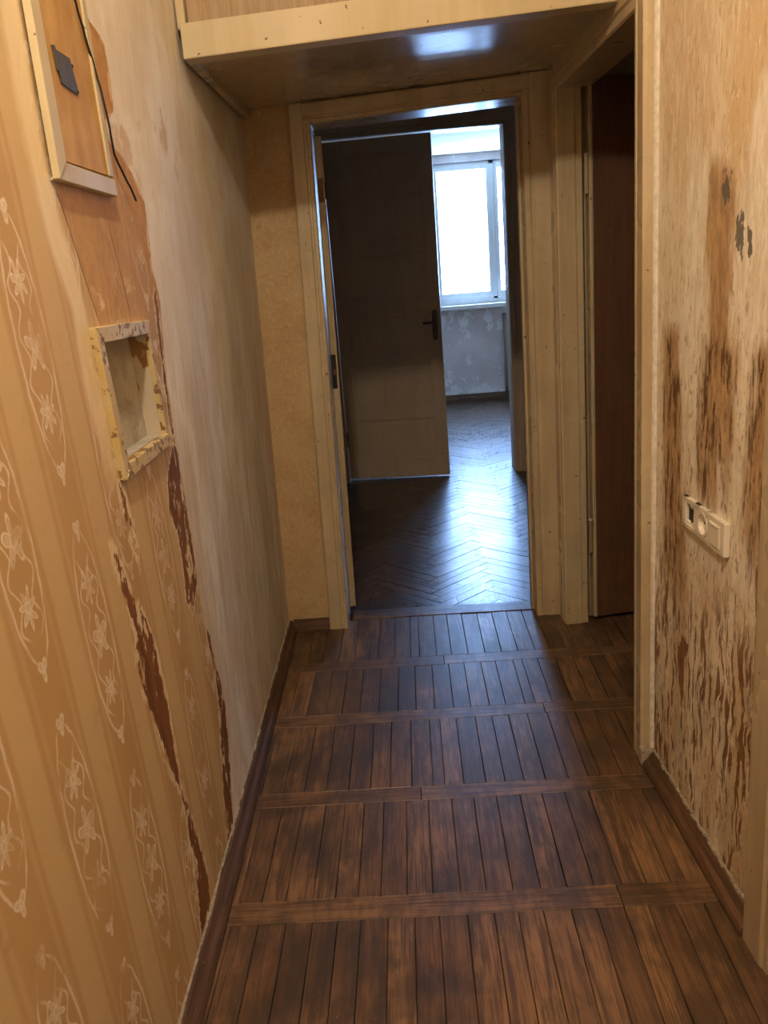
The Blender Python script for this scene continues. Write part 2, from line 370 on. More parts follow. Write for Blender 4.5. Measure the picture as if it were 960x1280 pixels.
# ------------------------------------------------------------------ geometry helpers
def warp(v):                                  # the old hall is a little out of true: leaning left corner, sagging lintels
    x, y, z = v
    g = clampf((y - 1.4)/2, 0, 1)*clampf((.1 - x)/.4, 0, 1)*clampf((4.2 - y)/.5, 0, 1)
    g2 = clampf((y - 2.1)/.15, 0, 1)*clampf((3.9 - y)/.3, 0, 1)
    return (x + .017*(clampf(z, 0, 2.1) - 1)*g, y, z + .042*(x - .12)*clampf(z/2, 0, 1)**2*g2)
def rw(v):                                    # right wall runs slightly inwards with depth; local x = into the wall
    x, y, z = v
    return (.6718 - .0281*(y - 2) + x, y, z)
def link(name, me, parent=None, loc=(0, 0, 0)):
    o = bpy.data.objects.new(name, me); COL.objects.link(o); o.location = loc
    if parent is not None: o.parent = parent
    return o
def wloc(o):
    v = Vector((0, 0, 0))
    while o is not None: v += o.location; o = o.parent
    return v
def tag(o, label, cat, group=None, kind=None):
    o['label'] = label; o['category'] = cat
    if group: o['group'] = group
    if kind: o['kind'] = kind
    return o
def empty(name, loc, label, cat, group=None, kind=None):
    o = bpy.data.objects.new(name, None); COL.objects.link(o); o.location = loc; o.empty_display_size = .05
    return tag(o, label, cat, group, kind)
def finish(bm, name, mat, parent=None, tf=None, wp=True, smooth=False, origin=True):
    bmesh.ops.recalc_face_normals(bm, faces=bm.faces)
    for v in bm.verts:
        c = tuple(v.co)
        if tf: c = tf(c)
        if wp: c = warp(c)
        v.co = c
    lo = Vector([min(v.co[i] for v in bm.verts) for i in range(3)]); hi = Vector([max(v.co[i] for v in bm.verts) for i in range(3)])
    org = Vector(((lo.x + hi.x)/2, (lo.y + hi.y)/2, lo.z)) if origin else Vector((0, 0, 0))
    for v in bm.verts: v.co -= org
    me = bpy.data.meshes.new(name); bm.to_mesh(me); bm.free()
    if mat: me.materials.append(mat)
    if smooth:
        for p in me.polygons: p.use_smooth = True
    return link(name, me, parent, org - wloc(parent))
def addbox(bm, x0, x1, y0, y1, z0, z1, bev=0):
    m = bmesh.new(); bmesh.ops.create_cube(m, size=1)
    for v in m.verts: v.co = (x0 + (v.co.x + .5)*(x1 - x0), y0 + (v.co.y + .5)*(y1 - y0), z0 + (v.co.z + .5)*(z1 - z0))
    if bev: bmesh.ops.bevel(m, geom=m.edges[:], offset=bev, segments=1 if bev < .003 else 2, affect='EDGES', profile=.6)
    t = bpy.data.meshes.new('t'); m.to_mesh(t); m.free(); bm.from_mesh(t); bpy.data.meshes.remove(t)
def box(name, b, mat, parent=None, bev=.002, tf=None, wp=True):
    bm = bmesh.new(); addbox(bm, *b, bev=bev); return finish(bm, name, M[mat], parent, tf, wp)
def prism(name, pts, axis, a0, a1, mat, parent=None, tf=None, wp=True, seg=1):
    """closed 2D profile (the two other axes in xyz order) extruded along axis"""
    bm = bmesh.new(); rings = []
    for k in range(seg + 1):
        a = a0 + (a1 - a0)*k/seg; ring = []
        for (p, q) in pts:
            ring.append(bm.verts.new((a, p, q) if axis == 0 else (p, a, q) if axis == 1 else (p, q, a)))
        rings.append(ring)
    N = len(pts)
    for k in range(seg):
        for i in range(N): bm.faces.new((rings[k][i], rings[k][(i + 1) % N], rings[k + 1][(i + 1) % N], rings[k + 1][i]))
    bm.faces.new(rings[0]); bm.faces.new(rings[-1])
    return finish(bm, name, M[mat], parent, tf, wp)
def tube(name, pts, r, mat, parent=None, n=8, tf=None, wp=False):
    bm = bmesh.new(); rings = []
    P = [Vector(p) for p in pts]
    for i, p in enumerate(P):
        d = (P[min(i + 1, len(P) - 1)] - P[max(i - 1, 0)]).normalized()
        a = d.cross(Vector((0.3, .9, .2))).normalized(); b = d.cross(a)
        rings.append([bm.verts.new(p + (a*math.cos(t) + b*math.sin(t))*r) for t in [2*math.pi*k/n for k in range(n)]])
    for i in range(len(rings) - 1):
        for k in range(n): bm.faces.new((rings[i][k], rings[i][(k + 1) % n], rings[i + 1][(k + 1) % n], rings[i + 1][k]))
    bm.faces.new(rings[0]); bm.faces.new(rings[-1])
    return finish(bm, name, M[mat], parent, tf, wp, True)
def lathe(name, prof, c, axis, mat, parent=None, n=20):
    bm = bmesh.new(); rings = []
    for (r, h) in prof:
        ring = []
        for k in range(n):
            a = 2*math.pi*k/n; u, v = r*math.cos(a), r*math.sin(a)
            ring.append(bm.verts.new((c[0] + (h if axis == 0 else u), c[1] + (h if axis == 1 else (u if axis == 0 else v)), c[2] + (h if axis == 2 else v))))
        rings.append(ring)
    for i in range(len(rings) - 1):
        for k in range(n): bm.faces.new((rings[i][k], rings[i][(k + 1) % n], rings[i + 1][(k + 1) % n], rings[i + 1][k]))
    bm.faces.new(rings[0]); bm.faces.new(rings[-1])
    return finish(bm, name, M[mat], parent, None, False, True)

XL, D = -.526, 3.4155
YB = 3.555                                    # far face of the wall with the first doorway
S = 'structure'

# ------------------------------------------------------------------ floor of the hall: cross boards and planks
fl = tag(box('floor', (-.72, 2.4, -1.3, 3.57, -.06, -.012), 'gap', None, 0, None, False), 'worn dark oak hall floor of short planks between cross boards', 'floor', None, S)
def plank_mesh(w, l, h=.012, bev=.0012):
    bm = bmesh.new(); addbox(bm, -w/2, w/2, -l/2, l/2, -h, 0, bev); me = bpy.data.meshes.new('plank'); bm.to_mesh(me); bm.free(); return me
mesh_cache = {}
def lay(name, cx, cy, w, l, mat, parent, rot=0, dz=0):
    key = (name, mat, round(l, 3))
    if key not in mesh_cache:
        me = plank_mesh(.062, l); me.materials.append(M[mat]); mesh_cache[key] = me
    o = link(name, mesh_cache[key], parent); o.location = Vector((cx, cy, dz)) - wloc(parent)
    o.scale = (w/.062, 1, 1); o.rotation_euler = (random.uniform(-.0012, .0012), random.uniform(-.006, .006) if name == 'plank' else random.uniform(-.013, .013), rot)
    return o
strips = [(.72, .79), (1.20, 1.272), (1.672, 1.745), (2.13, 2.195), (2.58, 2.648), (2.99, 3.066), (3.478, 3.57)]
def rowx(x, y): return y - .011*x
for k, (a, b) in enumerate(strips[:-1]):
    xs = [-.57, random.uniform(-.05, .35), 1.25] if k % 2 else [-.57, random.uniform(.3, .5), 1.25]
    for i in range(len(xs) - 1):
        x0, x1 = xs[i], xs[i + 1]
        bm = bmesh.new(); addbox(bm, x0 + .0008, x1 - .0008, a, b, -.012, .0006, .0012)
        for v in bm.verts: v.co.y -= .011*v.co.x
        finish(bm, 'cross_board', M['strip'], fl, None, False)
bm = bmesh.new(); addbox(bm, -.275, .52, 3.478, 3.575, -.012, .003, .002)
for v in bm.verts: v.co.y -= .03*(v.co.x)
finish(bm, 'threshold_board', M['strip'], fl, None, False)
for k in range(len(strips) - 1):
    y0, y1 = strips[k][1] + .001, strips[k + 1][0] - .001
    if k == len(strips) - 2: y1 = 3.474
    x = -.565 + random.uniform(0, .03); xe = 1.2 if k >= 3 else .72
    while x < xe:
        w = random.choice((.058, .062, .064, .066, .055)); 
        if random.random() < .07: w = .034
        lay('plank', x + w/2, (y0 + y1)/2 - .011*x, w - .0014, y1 - y0, 'plank', fl, -.011 + random.uniform(-.003, .003), random.uniform(-.0004, .0008)); x += w

# ------------------------------------------------------------------ herringbone floor beyond the first doorway
HL, HW = .36, .060
def cut_block(x, y, a, y0, y1):               # a block at the edge of the field, sawn off along the border
    m = bmesh.new(); addbox(m, -HW/2 + .0006, HW/2 - .0006, -HL/2 + .0006, HL/2 - .0006, -.012, 0, 0)
    bmesh.ops.transform(m, matrix=Matrix.Translation((x, y, random.uniform(-.0006, .001))) @ Matrix.Rotation(a, 4, 'Z') @ Matrix.Rotation(random.uniform(-.012, .012), 4, 'Y'), verts=m.verts)
    for co, no in (((0, y0, 0), (0, -1, 0)), ((0, y1, 0), (0, 1, 0))):
        g = m.verts[:] + m.edges[:] + m.faces[:]
        r = bmesh.ops.bisect_plane(m, geom=g, plane_co=co, plane_no=no, clear_outer=True)
        e = [q for q in r['geom_cut'] if isinstance(q, bmesh.types.BMEdge)]
        if len(e) > 2: bmesh.ops.contextual_create(m, geom=e)
    return m
def herring(x0, x1, y0, y1):
    c = math.sqrt(.5); out = []
    for i in range(-140, 141):
        for j in range(-40, 41):
            for kind in (0, 1):
                if kind == 0: u, v = HL/2, HW/2
                else: u, v = HL + HW/2, W2
                u += i*HW + j*HL; v += i*HW - j*HL
                x, y = (u - v)*c + .12, (u + v)*c + 4.2
                if x0 < x < x1 and y0 < y < y1: out.append((x, y, (math.pi/4 - math.pi/2) if kind == 0 else math.pi/4))
    return out
W2 = (HW + (HW - HL))/2
fp = tag(box('floor_passage', (-.95, 1.25, 3.57, 6.02, -.06, -.012), 'gap', None, 0, None, False), 'glossy dark herringbone parquet in the passage beyond the first doorway', 'floor', None, S)
rest = []
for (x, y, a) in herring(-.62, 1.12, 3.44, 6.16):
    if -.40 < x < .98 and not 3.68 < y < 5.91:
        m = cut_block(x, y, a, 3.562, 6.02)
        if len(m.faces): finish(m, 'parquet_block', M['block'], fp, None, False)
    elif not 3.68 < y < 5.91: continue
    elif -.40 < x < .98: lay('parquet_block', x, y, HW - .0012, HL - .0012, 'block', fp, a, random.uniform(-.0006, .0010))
    else: rest.append((x, y, a))
def joined(name, lst, parent, yl0, yl1):
    bm = bmesh.new(); lay_ = bm.faces.layers.float.new('rnd')
    for (x, y, a) in lst:
        m = cut_block(x, y, a, yl0, yl1)
        t = bpy.data.meshes.new('t'); m.to_mesh(t); m.free(); n0 = len(bm.faces); bm.from_mesh(t); bpy.data.meshes.remove(t)
        bm.faces.ensure_lookup_table(); rr = random.random()
        for f in bm.faces[n0:]: f[lay_] = rr
    o = finish(bm, name, M['block'], parent, None, False); o['kind'] = 'stuff'; return o
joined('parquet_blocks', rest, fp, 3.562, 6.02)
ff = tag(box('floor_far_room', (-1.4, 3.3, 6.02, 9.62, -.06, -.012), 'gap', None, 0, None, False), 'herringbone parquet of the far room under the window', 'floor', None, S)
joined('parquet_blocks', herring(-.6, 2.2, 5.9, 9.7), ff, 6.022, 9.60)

# ------------------------------------------------------------------ walls of the hall
NI = dict(a=(1.503, 1.389), b=(1.539, 1.111), c=(1.835, 1.384), d=(1.875, 1.116))   # outer corners of the niche frame on the left wall (y, z)
def left_wall_mesh():
    fr = .03
    ya = lambda z: NI['a'][0] + fr + (z - 1.389)*(NI['b'][0] - NI['a'][0])/(1.111 - 1.389)
    yc = lambda z: NI['c'][0] - .017 + (z - 1.384)*(NI['d'][0] - NI['c'][0])/(1.116 - 1.384)
    zr = [0, 1.142, 1.360, 2.0, 2.98]
    bm = bmesh.new(); rows = []
    for z in zr:
        zz = clampf(z, 1.142, 1.36)
        ys = [-1.3, .6, 1.4, ya(zz), yc(zz), 2.4, D + .02]
        rows.append([bm.verts.new((XL, y, z)) for y in ys])
    back = [[bm.verts.new((XL - .18, v.co.y, v.co.z)) for v in (r[0], r[-1])] for r in (rows[0], rows[-1])]
    for i in range(len(rows) - 1):
        for j in range(len(rows[0]) - 1):
            if i == 1 and j == 3: continue
            bm.faces.new((rows[i][j], rows[i][j + 1], rows[i + 1][j + 1], rows[i + 1][j]))
    bm.faces.new((back[0][0], back[0][1], back[1][1], back[1][0]))
    bm.faces.new([r[0] for r in rows] + [back[1][0], back[0][0]]); bm.faces.new([r[-1] for r in rows] + [back[1][1], back[0][1]])
    bm.faces.new(rows[-1] + [back[1][1], back[1][0]]); bm.faces.new(rows[0] + [back[0][1], back[0][0]])
    o = finish(bm, 'wall_left', M['lwall'])
    return tag(o, 'hall wall with torn floral wallpaper and scraped bare plaster', 'wall', None, S), ya, yc
wl, NYA, NYC = left_wall_mesh()

wb = empty('wall_back', (XL, D, 0), 'hall end wall around the first doorway with a strip of tan wallpaper', 'wall', None, S)
box('wall_strip', (XL - .15, -.335, D, YB, 0, 2.98), 'stub', wb, 0)
box('wall_over_door', (-.335, .60, D, YB, 2.03, 2.98), 'stub', wb, 0)
box('wall_corner_strip', (.56, .66, D, YB, 0, 2.98), 'cream', wb, 0)
wr = empty('wall_right', (.68, 2, 0), 'scraped stained plaster wall beside the dark side doorway', 'wall', None, S)
def rgrid():
    box('plaster_wall', (0, .11, 1.44, 2.315, 0, 2.98), 'rwall', wr, 0, rw)
    box('wall_behind_casing', (0, .11, -1.3, .58, 0, 2.98), 'rwall', wr, 0, rw)
    box('wall_over_near_door', (0, .11, .58, 1.44, 2.03, 2.98), 'rwall', wr, 0, rw)
    box('wall_over_side_door', (0, .11, 2.315, D + .02, 2.02, 2.98), 'rwall', wr, 0, rw)
    box('wall_corner', (0, .03, 3.29, D + .02, 0, 2.03), 'cream', wr, 0, rw)
rgrid()
tag(box('wall_behind', (-.72, .85, -1.42, -1.3, 0, 2.98), 'dim', None, 0, None, False), 'plain wall closing the hall behind the viewer', 'wall', None, S)
tag(box('ceiling', (-.72, .9, -1.42, 3.6, 2.95, 3.03), 'plaster', None, 0, None, False), 'pale hall ceiling above the loft', 'ceiling', None, S)

# baseboards
def bb_profile(sx=1): return [(0, 0), (.036*sx, 0), (.036*sx, .010), (.030*sx, .022), (.020*sx, .030), (.012*sx, .044), (0, .048)]
b1 = tag(prism('baseboard_left', [(XL + p, q) for p, q in bb_profile()], 1, -1.3, D, 'bboard', None, seg=6), 'brown wooden baseboard along the torn wallpaper wall', 'baseboard', None, S)
bm = bmesh.new()
for k in range(60):                           # crumbly pale filler along the top of the baseboard
    y = .9 + k*.042; addbox(bm, XL - .002, XL + .003 + random.uniform(0, .005), y, y + .0425, .044, .048 + random.uniform(0, .004))
finish(bm, 'filler_line', M['grout'], b1)
b2 = tag(prism('baseboard_back', [(D - p, q) for p, q in bb_profile()], 0, XL + .02, -.352, 'bboardx'), 'short brown baseboard under the tan wallpaper strip', 'baseboard', None, S)
b3 = tag(prism('baseboard_right', [(-p, q) for p, q in bb_profile()], 1, 1.555, 2.25, 'bboard', None, rw), 'brown wooden baseboard under the stained plaster wall', 'baseboard', None, S)
bm = bmesh.new()
for k in range(30):
    y = 1.56 + k*.0228; addbox(bm, -.003 - random.uniform(0, .006), .002, y, y + .0232, .044, .049 + random.uniform(0, .006))
finish(bm, 'filler_line', M['grout'], b3, rw)
bm = bmesh.new(); addbox(bm, -.040, -.004, 2.225, 2.262, 0, .052, .008); finish(bm, 'plaster_lump', M['grout'], b3, rw)

# ------------------------------------------------------------------ first doorway
def casing_prof(w, t):                        # w across, t proud; bead on the inner edge
    return [(0, 0), (0, -t*.75), (.006, -t), (w*.62, -t), (w*.68, -t*.80), (w*.76, -t*.80), (w*.80, -t*.95), (w - .004, -t*.95), (w, -t*.7), (w, 0)]
t1 = empty('trim_1', (.12, D, 0), 'cream painted frame around the first doorway', 'door frame', None, S)
XO1, XO2 = -.272, .5127
prism('casing', [(-.3516 + p, D + q) for p, q in casing_prof(.0796, .024)], 2, 0, 2.075, 'cream', t1, seg=3)
prism('casing', [(.6225 - p, D + q) for p, q in casing_prof(.1098, .024)], 2, 0, 2.075, 'cream', t1, seg=3)
prism('head_casing', [(D + q, 2.075 - p) for p, q in casing_prof(.075, .0245)], 0, -.300, .545, 'cream', t1, seg=3)
box('jamb', (XO1 - .035, XO1, D - .004, YB + .01, 0, 2.03), 'cream', t1)
box('jamb', (XO2, XO2 + .035, D - .004, YB + .01, 0, 2.03), 'cream', t1)
box('head_jamb', (XO1, XO2, D - .004, YB + .01, 2.0, 2.03), 'cream', t1)
box('door_stop', (XO2 - .012, XO2, D + .05, D + .085, 0, 2.0), 'cream', t1)

d1 = empty('door_1', (-.262, 3.60, 0), 'cream door leaf swung open into the passage, seen edge on', 'door', None, S)
def leaf_tf(hx, hy, ang):
    c, s = math.cos(ang), math.sin(ang)
    return lambda v: (hx + v[0]*c - v[1]*s, hy + v[0]*s + v[1]*c, v[2])
# local x along the leaf from the hinge, local y the thickness
tf1 = leaf_tf(-.248, 3.590, math.radians(106))
box('leaf', (0, .74, 0, .037, .022, 1.985), 'cream', d1, .002, tf1)
for z in (1.74,): box('hinge', (-.004, .003, .006, .034, z, z + .09), 'brass', d1, .001, tf1)
box('lock_plate', (-.003, .002, .009, .028, 1.00, 1.14), 'darkmetal', d1, .001, tf1)
box('latch_bolt', (-.009, .000, .012, .024, 1.055, 1.08), 'brass', d1, .002, tf1)

# ------------------------------------------------------------------ passage shell
tag(box('wall_passage_left', (-.98, -.86, YB, 6.09, -.06, 2.70), 'dim', None, 0, None, False), 'dim beige wall of the passage beyond the open cream leaf', 'wall', None, S)
tag(box('wall_passage_right', (1.12, 1.24, YB, 6.09, -.06, 2.70), 'dim', None, 0, None, False), 'beige wall of the passage hidden behind the first door frame', 'wall', None, S)
tag(box('wall_passage_near', (-.98, XL - .14, YB - .10, YB, -.06, 2.70), 'dim', None, 0, None, False), 'short wall closing the passage beside the hall', 'wall', None, S)
tag(box('wall_passage_corner', (.655, 1.24, YB - .07, YB + .02, -.06, 2.70), 'dim', None, 0, None, False), 'wall between the passage and the dark side room', 'wall', None, S)
tag(box('ceiling_passage', (-.98, 1.24, YB, 6.09, 2.66, 2.74), 'plaster', None, 0, None, False), 'pale ceiling of the passage', 'ceiling', None, S)

# ------------------------------------------------------------------ second doorway (far end of the passage)
Y2 = 6.06
w2 = empty('wall_passage_end', (.2, Y2, 0), 'painted wall around the second doorway', 'wall', None, S)
box('wall_side', (-1.45, -.44, Y2 + .01, Y2 + .16, -.06, 2.70), 'doorpaint', w2, 0, None, False)
box('wall_side', (.86, 3.35, Y2 + .01, Y2 + .16, -.06, 2.70), 'doorpaint', w2, 0, None, False)
box('wall_over_door', (-.44, .86, Y2 + .01, Y2 + .16, 2.36, 2.70), 'doorpaint', w2, 0, None, False)
t2 = empty('trim_2', (.2, Y2, 0), 'grey painted frame of the second doorway', 'door frame', None, S)
prism('casing', [(.912 - p, Y2 + .01 + q) for p, q in casing_prof(.125, .03)], 2, 0, 2.42, 'doorpaint', t2, None, False)
prism('casing', [(-.50 + p, Y2 + .01 + q) for p, q in casing_prof(.095, .03)], 2, 0, 2.42, 'doorpaint', t2, None, False)
prism('head_casing', [(Y2 + .01 + q, 2.42 - p) for p, q in casing_prof(.11, .031)], 0, -.47, .87, 'doorpaint', t2, None, False)
box('jamb', (-.44, -.405, Y2, Y2 + .16, 0, 2.33), 'doorpaint', t2, .002, None, False)
box('jamb', (.787, .86, Y2, Y2 + .16, 0, 2.33), 'doorpaint', t2, .002, None, False)
box('head_jamb', (-.405, .79, Y2, Y2 + .16, 2.31, 2.36), 'doorpaint', t2, .002, None, False)
d2 = empty('door_2', (-.40, 6.13, 0), 'tall grey-cream door leaf with six recessed panels and dark handle', 'door', None, S)
tf2 = leaf_tf(-.40, 6.15, math.radians(-6.5))
LW, ST = .725, .085
zp = [(.152, .431), (.517, .820), (.909, 1.170), (1.261, 1.556), (1.639, 1.943), (2.028, 2.205)]
box('stile', (0, ST - .012, -.024, .02, .012, 2.30), 'doorpaint', d2, .002, tf2, False)
box('stile', (LW - ST, LW, -.024, .02, .012, 2.30), 'doorpaint', d2, .002, tf2, False)
ed = [.012] + [v for ab in zp for v in ab] + [2.30]
for k in range(0, len(ed), 2): box('rail', (ST - .012, LW - ST, -.0238, .0198, ed[k], ed[k + 1]), 'doorpaint', d2, .002, tf2, False)
for (a, b) in zp:
    pn = box('panel', (ST - .014, LW - ST + .002, -.012, .008, a - .003, b + .003), 'doorpaint', d2, 0, tf2, False)
    box('raised_field', (ST + .012, LW - ST - .024, -.017, -.006, a + .026, b - .026), 'doorpaint', pn, .004, tf2, False)
hp = prism('handle_plate', [(LW - .060, .975), (LW - .030, .975), (LW - .024, 1.03), (LW - .024, 1.16), (LW - .032, 1.175), (LW - .052, 1.175), (LW - .060, 1.16), (LW - .064, 1.03)], 1, -.031, -.022, 'darkmetal', d2, tf2, False)
bm = bmesh.new(); addbox(bm, LW - .125, LW - .035, -.062, -.050, 1.082, 1.100, .004); addbox(bm, LW - .050, LW - .036, -.055, -.022, 1.084, 1.098, .003)
finish(bm, 'lever', M['darkmetal'], hp, tf2, False)
bm = bmesh.new(); addbox(bm, LW - .046, LW - .042, -.0285, -.026, 1.01, 1.03); finish(bm, 'keyhole_dark_patch', M['black'], hp, tf2, False)  # black chip painted in for the shade inside a keyhole
for z in (.25, 1.95): lathe('hinge', [(.008, 0), (.010, .004), (.010, .10), (.006, .106)], (-.402, 6.127, z), 2, 'brass', d2, 10)

# ------------------------------------------------------------------ far room and its window
YF = 9.60; WX0, WX1, WZ0, WZ1 = .47, 1.755, 1.085, 2.495
wf = empty('wall_far', (1, YF, 0), 'pale peeling plaster wall under and around the window', 'wall', None, S)
box('wall_below_window', (-1.45, 3.35, YF, YF + .22, -.06, 1.02), 'fwall', wf, 0, None, False)
box('wall_over_window', (-1.45, 3.35, YF, YF + .22, WZ1, 2.70), 'fwall', wf, 0, None, False)
box('wall_beside_window', (-1.45, WX0, YF, YF + .22, 1.02, WZ1), 'fwall', wf, 0, None, False)
box('wall_beside_window', (WX1, 3.35, YF, YF + .22, 1.02, WZ1), 'fwall', wf, 0, None, False)
tag(box('wall_far_left', (-1.55, -1.42, Y2 + .1, YF + .2, -.06, 2.7), 'fwall', None, 0, None, False), 'side wall of the far room behind the panelled leaf', 'wall', None, S)
tag(box('wall_far_right', (3.30, 3.42, Y2 + .1, YF + .2, -.06, 2.7), 'fwall', None, 0, None, False), 'side wall of the far room beyond the window', 'wall', None, S)
tag(box('ceiling_far_room', (-1.5, 3.4, Y2 + .1, YF + .2, 2.575, 2.70), 'plaster', None, 0, None, False), 'pale ceiling of the far room above the window', 'ceiling', None, S)
tag(prism('baseboard_far', [(YF - p, q*1.6) for p, q in bb_profile()], 0, -1.4, 3.3, 'bboardx', None, None, False), 'brown baseboard under the far room window', 'baseboard', None, S)
wn = empty('window_1', (1.11, YF + .08, WZ0), 'white framed window with two sashes glowing with daylight', 'window', None, S)
Y0, Y1 = YF + .05, YF + .12
for nm, b in [('frame_side', (WX0, WX0 + .035, Y0, Y1, WZ0, WZ1)), ('frame_side', (WX1 - .035, WX1, Y0, Y1, WZ0, WZ1)), ('frame_head', (WX0, WX1, Y0, Y1, WZ1 - .035, WZ1)), ('frame_bottom', (WX0, WX1, Y0, Y1, WZ0 - .06, WZ0 + .03)), ('mullion', (1.092, 1.142, Y0, Y1, WZ0, WZ1))]:
    box(nm, b, 'whitepaint', wn, .003, None, False)
for (a, b) in ((WX0 + .035, 1.092), (1.142, WX1 - .035)):
    s = box('sash', (a, a + .036, Y0 - .015, Y1 - .02, WZ0 + .03, WZ1 - .035), 'whitepaint', wn, .003, None, False)
    bm = bmesh.new()
    addbox(bm, b - .036, b, Y0 - .015, Y1 - .02, WZ0 + .03, WZ1 - .035, .003); addbox(bm, a, b, Y0 - .014, Y1 - .02, WZ0 + .03, WZ0 + .085, .003); addbox(bm, a, b, Y0 - .014, Y1 - .02, WZ1 - .08, WZ1 - .035, .003)
    finish(bm, 'sash_rails', M['whitepaint'], s, None, False)
    box('pane', (a + .03, b - .03, Y0 + .015, Y0 + .019, WZ0 + .08, WZ1 - .075), 'glass', wn, 0, None, False)
lv = box('window_latch', (1.108, 1.126, Y0 - .022, Y0, 1.70, 1.80), 'whitepaint', wn, .003, None, False)
box('window_sill', (WX0 - .05, WX1 + .05, YF - .14, YF + .06, 1.000, 1.045), 'whitepaint', wn, .008, None, False)
# curled strip of wallpaper hanging on the far wall
bm = bmesh.new(); L0 = []
for k in range(13):
    t = k/12; z = .93 - .85*t; off = .012 + .05*math.sin(t*math.pi)**1.3
    L0.append([bm.verts.new((1.20 + .02*math.sin(t*3) + dx, YF - off*f, z)) for dx, f in ((-.03 - .02*math.sin(t*3.1), 1.2), (0.01, .9), (.07, .25))])
for k in range(12):
    for j in range(2): bm.faces.new((L0[k][j], L0[k][j + 1], L0[k + 1][j + 1], L0[k + 1][j]))
bmesh.ops.solidify(bm, geom=bm.faces[:], thickness=.002)
tag(finish(bm, 'hanging_wallpaper_strip', M['dim'], None, None, False, True), 'loose brownish wallpaper strip curling off the far wall below the window', 'wallpaper strip')

# ------------------------------------------------------------------ side doorway in the right wall
t3 = empty('trim_3', (.66, 2.8, 0), 'cream painted frame around the dark side doorway', 'door frame', None, S)
prism('casing', [(q, 2.250 + p) for p, q in casing_prof(.080, .034)], 2, 0, 2.60, 'cream', t3, rw, seg=3)
prism('casing', [(q, 3.385 - p) for p, q in casing_prof(.105, .026)], 2, 0, 2.07, 'cream', t3, rw, seg=3)
prism('head_casing', [(q, 2.085 - p) for p, q in casing_prof(.095, .0265)], 1, 2.30, 3.36, 'cream', t3, rw, seg=3)
box('jamb', (-.004, .044, 3.280, 3.31, 0, 2.0), 'cream', t3, .003, rw)
box('door_stop', (.0445, .070, 3.288, 3.31, 0, 2.01), 'cream', t3, .002, rw)
box('hinge_jamb', (.0445, .13, 3.352, 3.375, 0, 2.01), 'cream', t3, .002, rw)
prism('caulk_line', [(-.006, 2.2525), (-.010, 2.247), (-.006, 2.241), (.002, 2.238), (.002, 2.2525)], 2, .05, 2.60, 'caulk', t3, rw, seg=3)
box('jamb', (.0, .11, 2.300, 2.330, 0, 2.0), 'cream', t3, .003, rw)
box('head_jamb', (-.004, .11, 2.30, 3.30, 1.99, 2.022), 'cream', t3, .003, rw)
d3 = empty('door_3', (.75, 3.30, 0), 'dark brown door leaf standing open into the dark side room', 'door', None, S)
tf3 = leaf_tf(.731, 3.296, math.radians(10))
box('leaf', (.0145, .80, 0, .036, .018, 2.015), 'darkdoor', d3, .003, tf3)
box('leaf_edge', (0, .0145, .000, .036, .018, 2.015), 'cream', d3, .004, tf3)
for z in (.30, 1.66):
    h = lathe('hinge', [(.006, 0), (.0085, .004), (.0085, .13), (.010, .131), (.010, .136), (.004, .142)], (.721, 3.296, z), 2, 'cream', d3, 10)
for z in (.70, 1.50): box('board_seam', (.05, .52, -.0015, .001, z, z + .004), 'darkdoor', d3, 0, tf3)
# side room shell
tag(box('wall_side_room', (.76, 2.45, YB - .17, YB - .07, -.06, 2.70), 'dim', None, 0, None, False), 'dark side room wall behind the brown leaf', 'wall', None, S)
tag(box('wall_side_room_end', (2.4, 2.5, 1.3, YB - .07, -.06, 2.70), 'dim', None, 0, None, False), 'dark side room end wall', 'wall', None, S)
tag(box('wall_side_room_near', (.765, 2.45, 1.3, 1.4, -.06, 2.70), 'dim', None, 0, None, False), 'dark side room near wall', 'wall', None, S)
tag(box('ceiling_side_room', (.74, 2.5, 1.3, YB - .07, 2.66, 2.74), 'dim', None, 0, None, False), 'dark side room ceiling', 'ceiling', None, S)

# near door on the right wall, only its frame edge shows
t4 = empty('trim_4', (.68, 1.0, 0), 'cream rounded door frame post at the end of the stained plaster wall', 'door frame', None, S)
rp = [(0, 1.562), (-.018, 1.562), (-.027, 1.556), (-.031, 1.545), (-.031, 1.47), (-.026, 1.462), (-.026, 1.445), (0, 1.445)]
prism('casing', rp, 2, .004, 2.12, 'cream', t4, rw)
prism('casing', [(p, 2.02 - q) for p, q in rp], 2, .004, 2.12, 'cream', t4, rw)
box('head_casing', (-.028, 0, .5, 1.5, 2.02, 2.12), 'cream', t4, .004, rw)
d4 = empty('door_4', (.69, 1.0, 0), 'cream closed door leaf between the near frame posts', 'door', None, S)
box('leaf', (.02, .06, .572, 1.448, -.01, 2.035), 'cream', d4, .003, rw)
for (a, b) in ((.2, .9), (1.05, 1.85)): box('panel', (.012, .022, .72, 1.30, a, b), 'cream', d4, .006, rw)

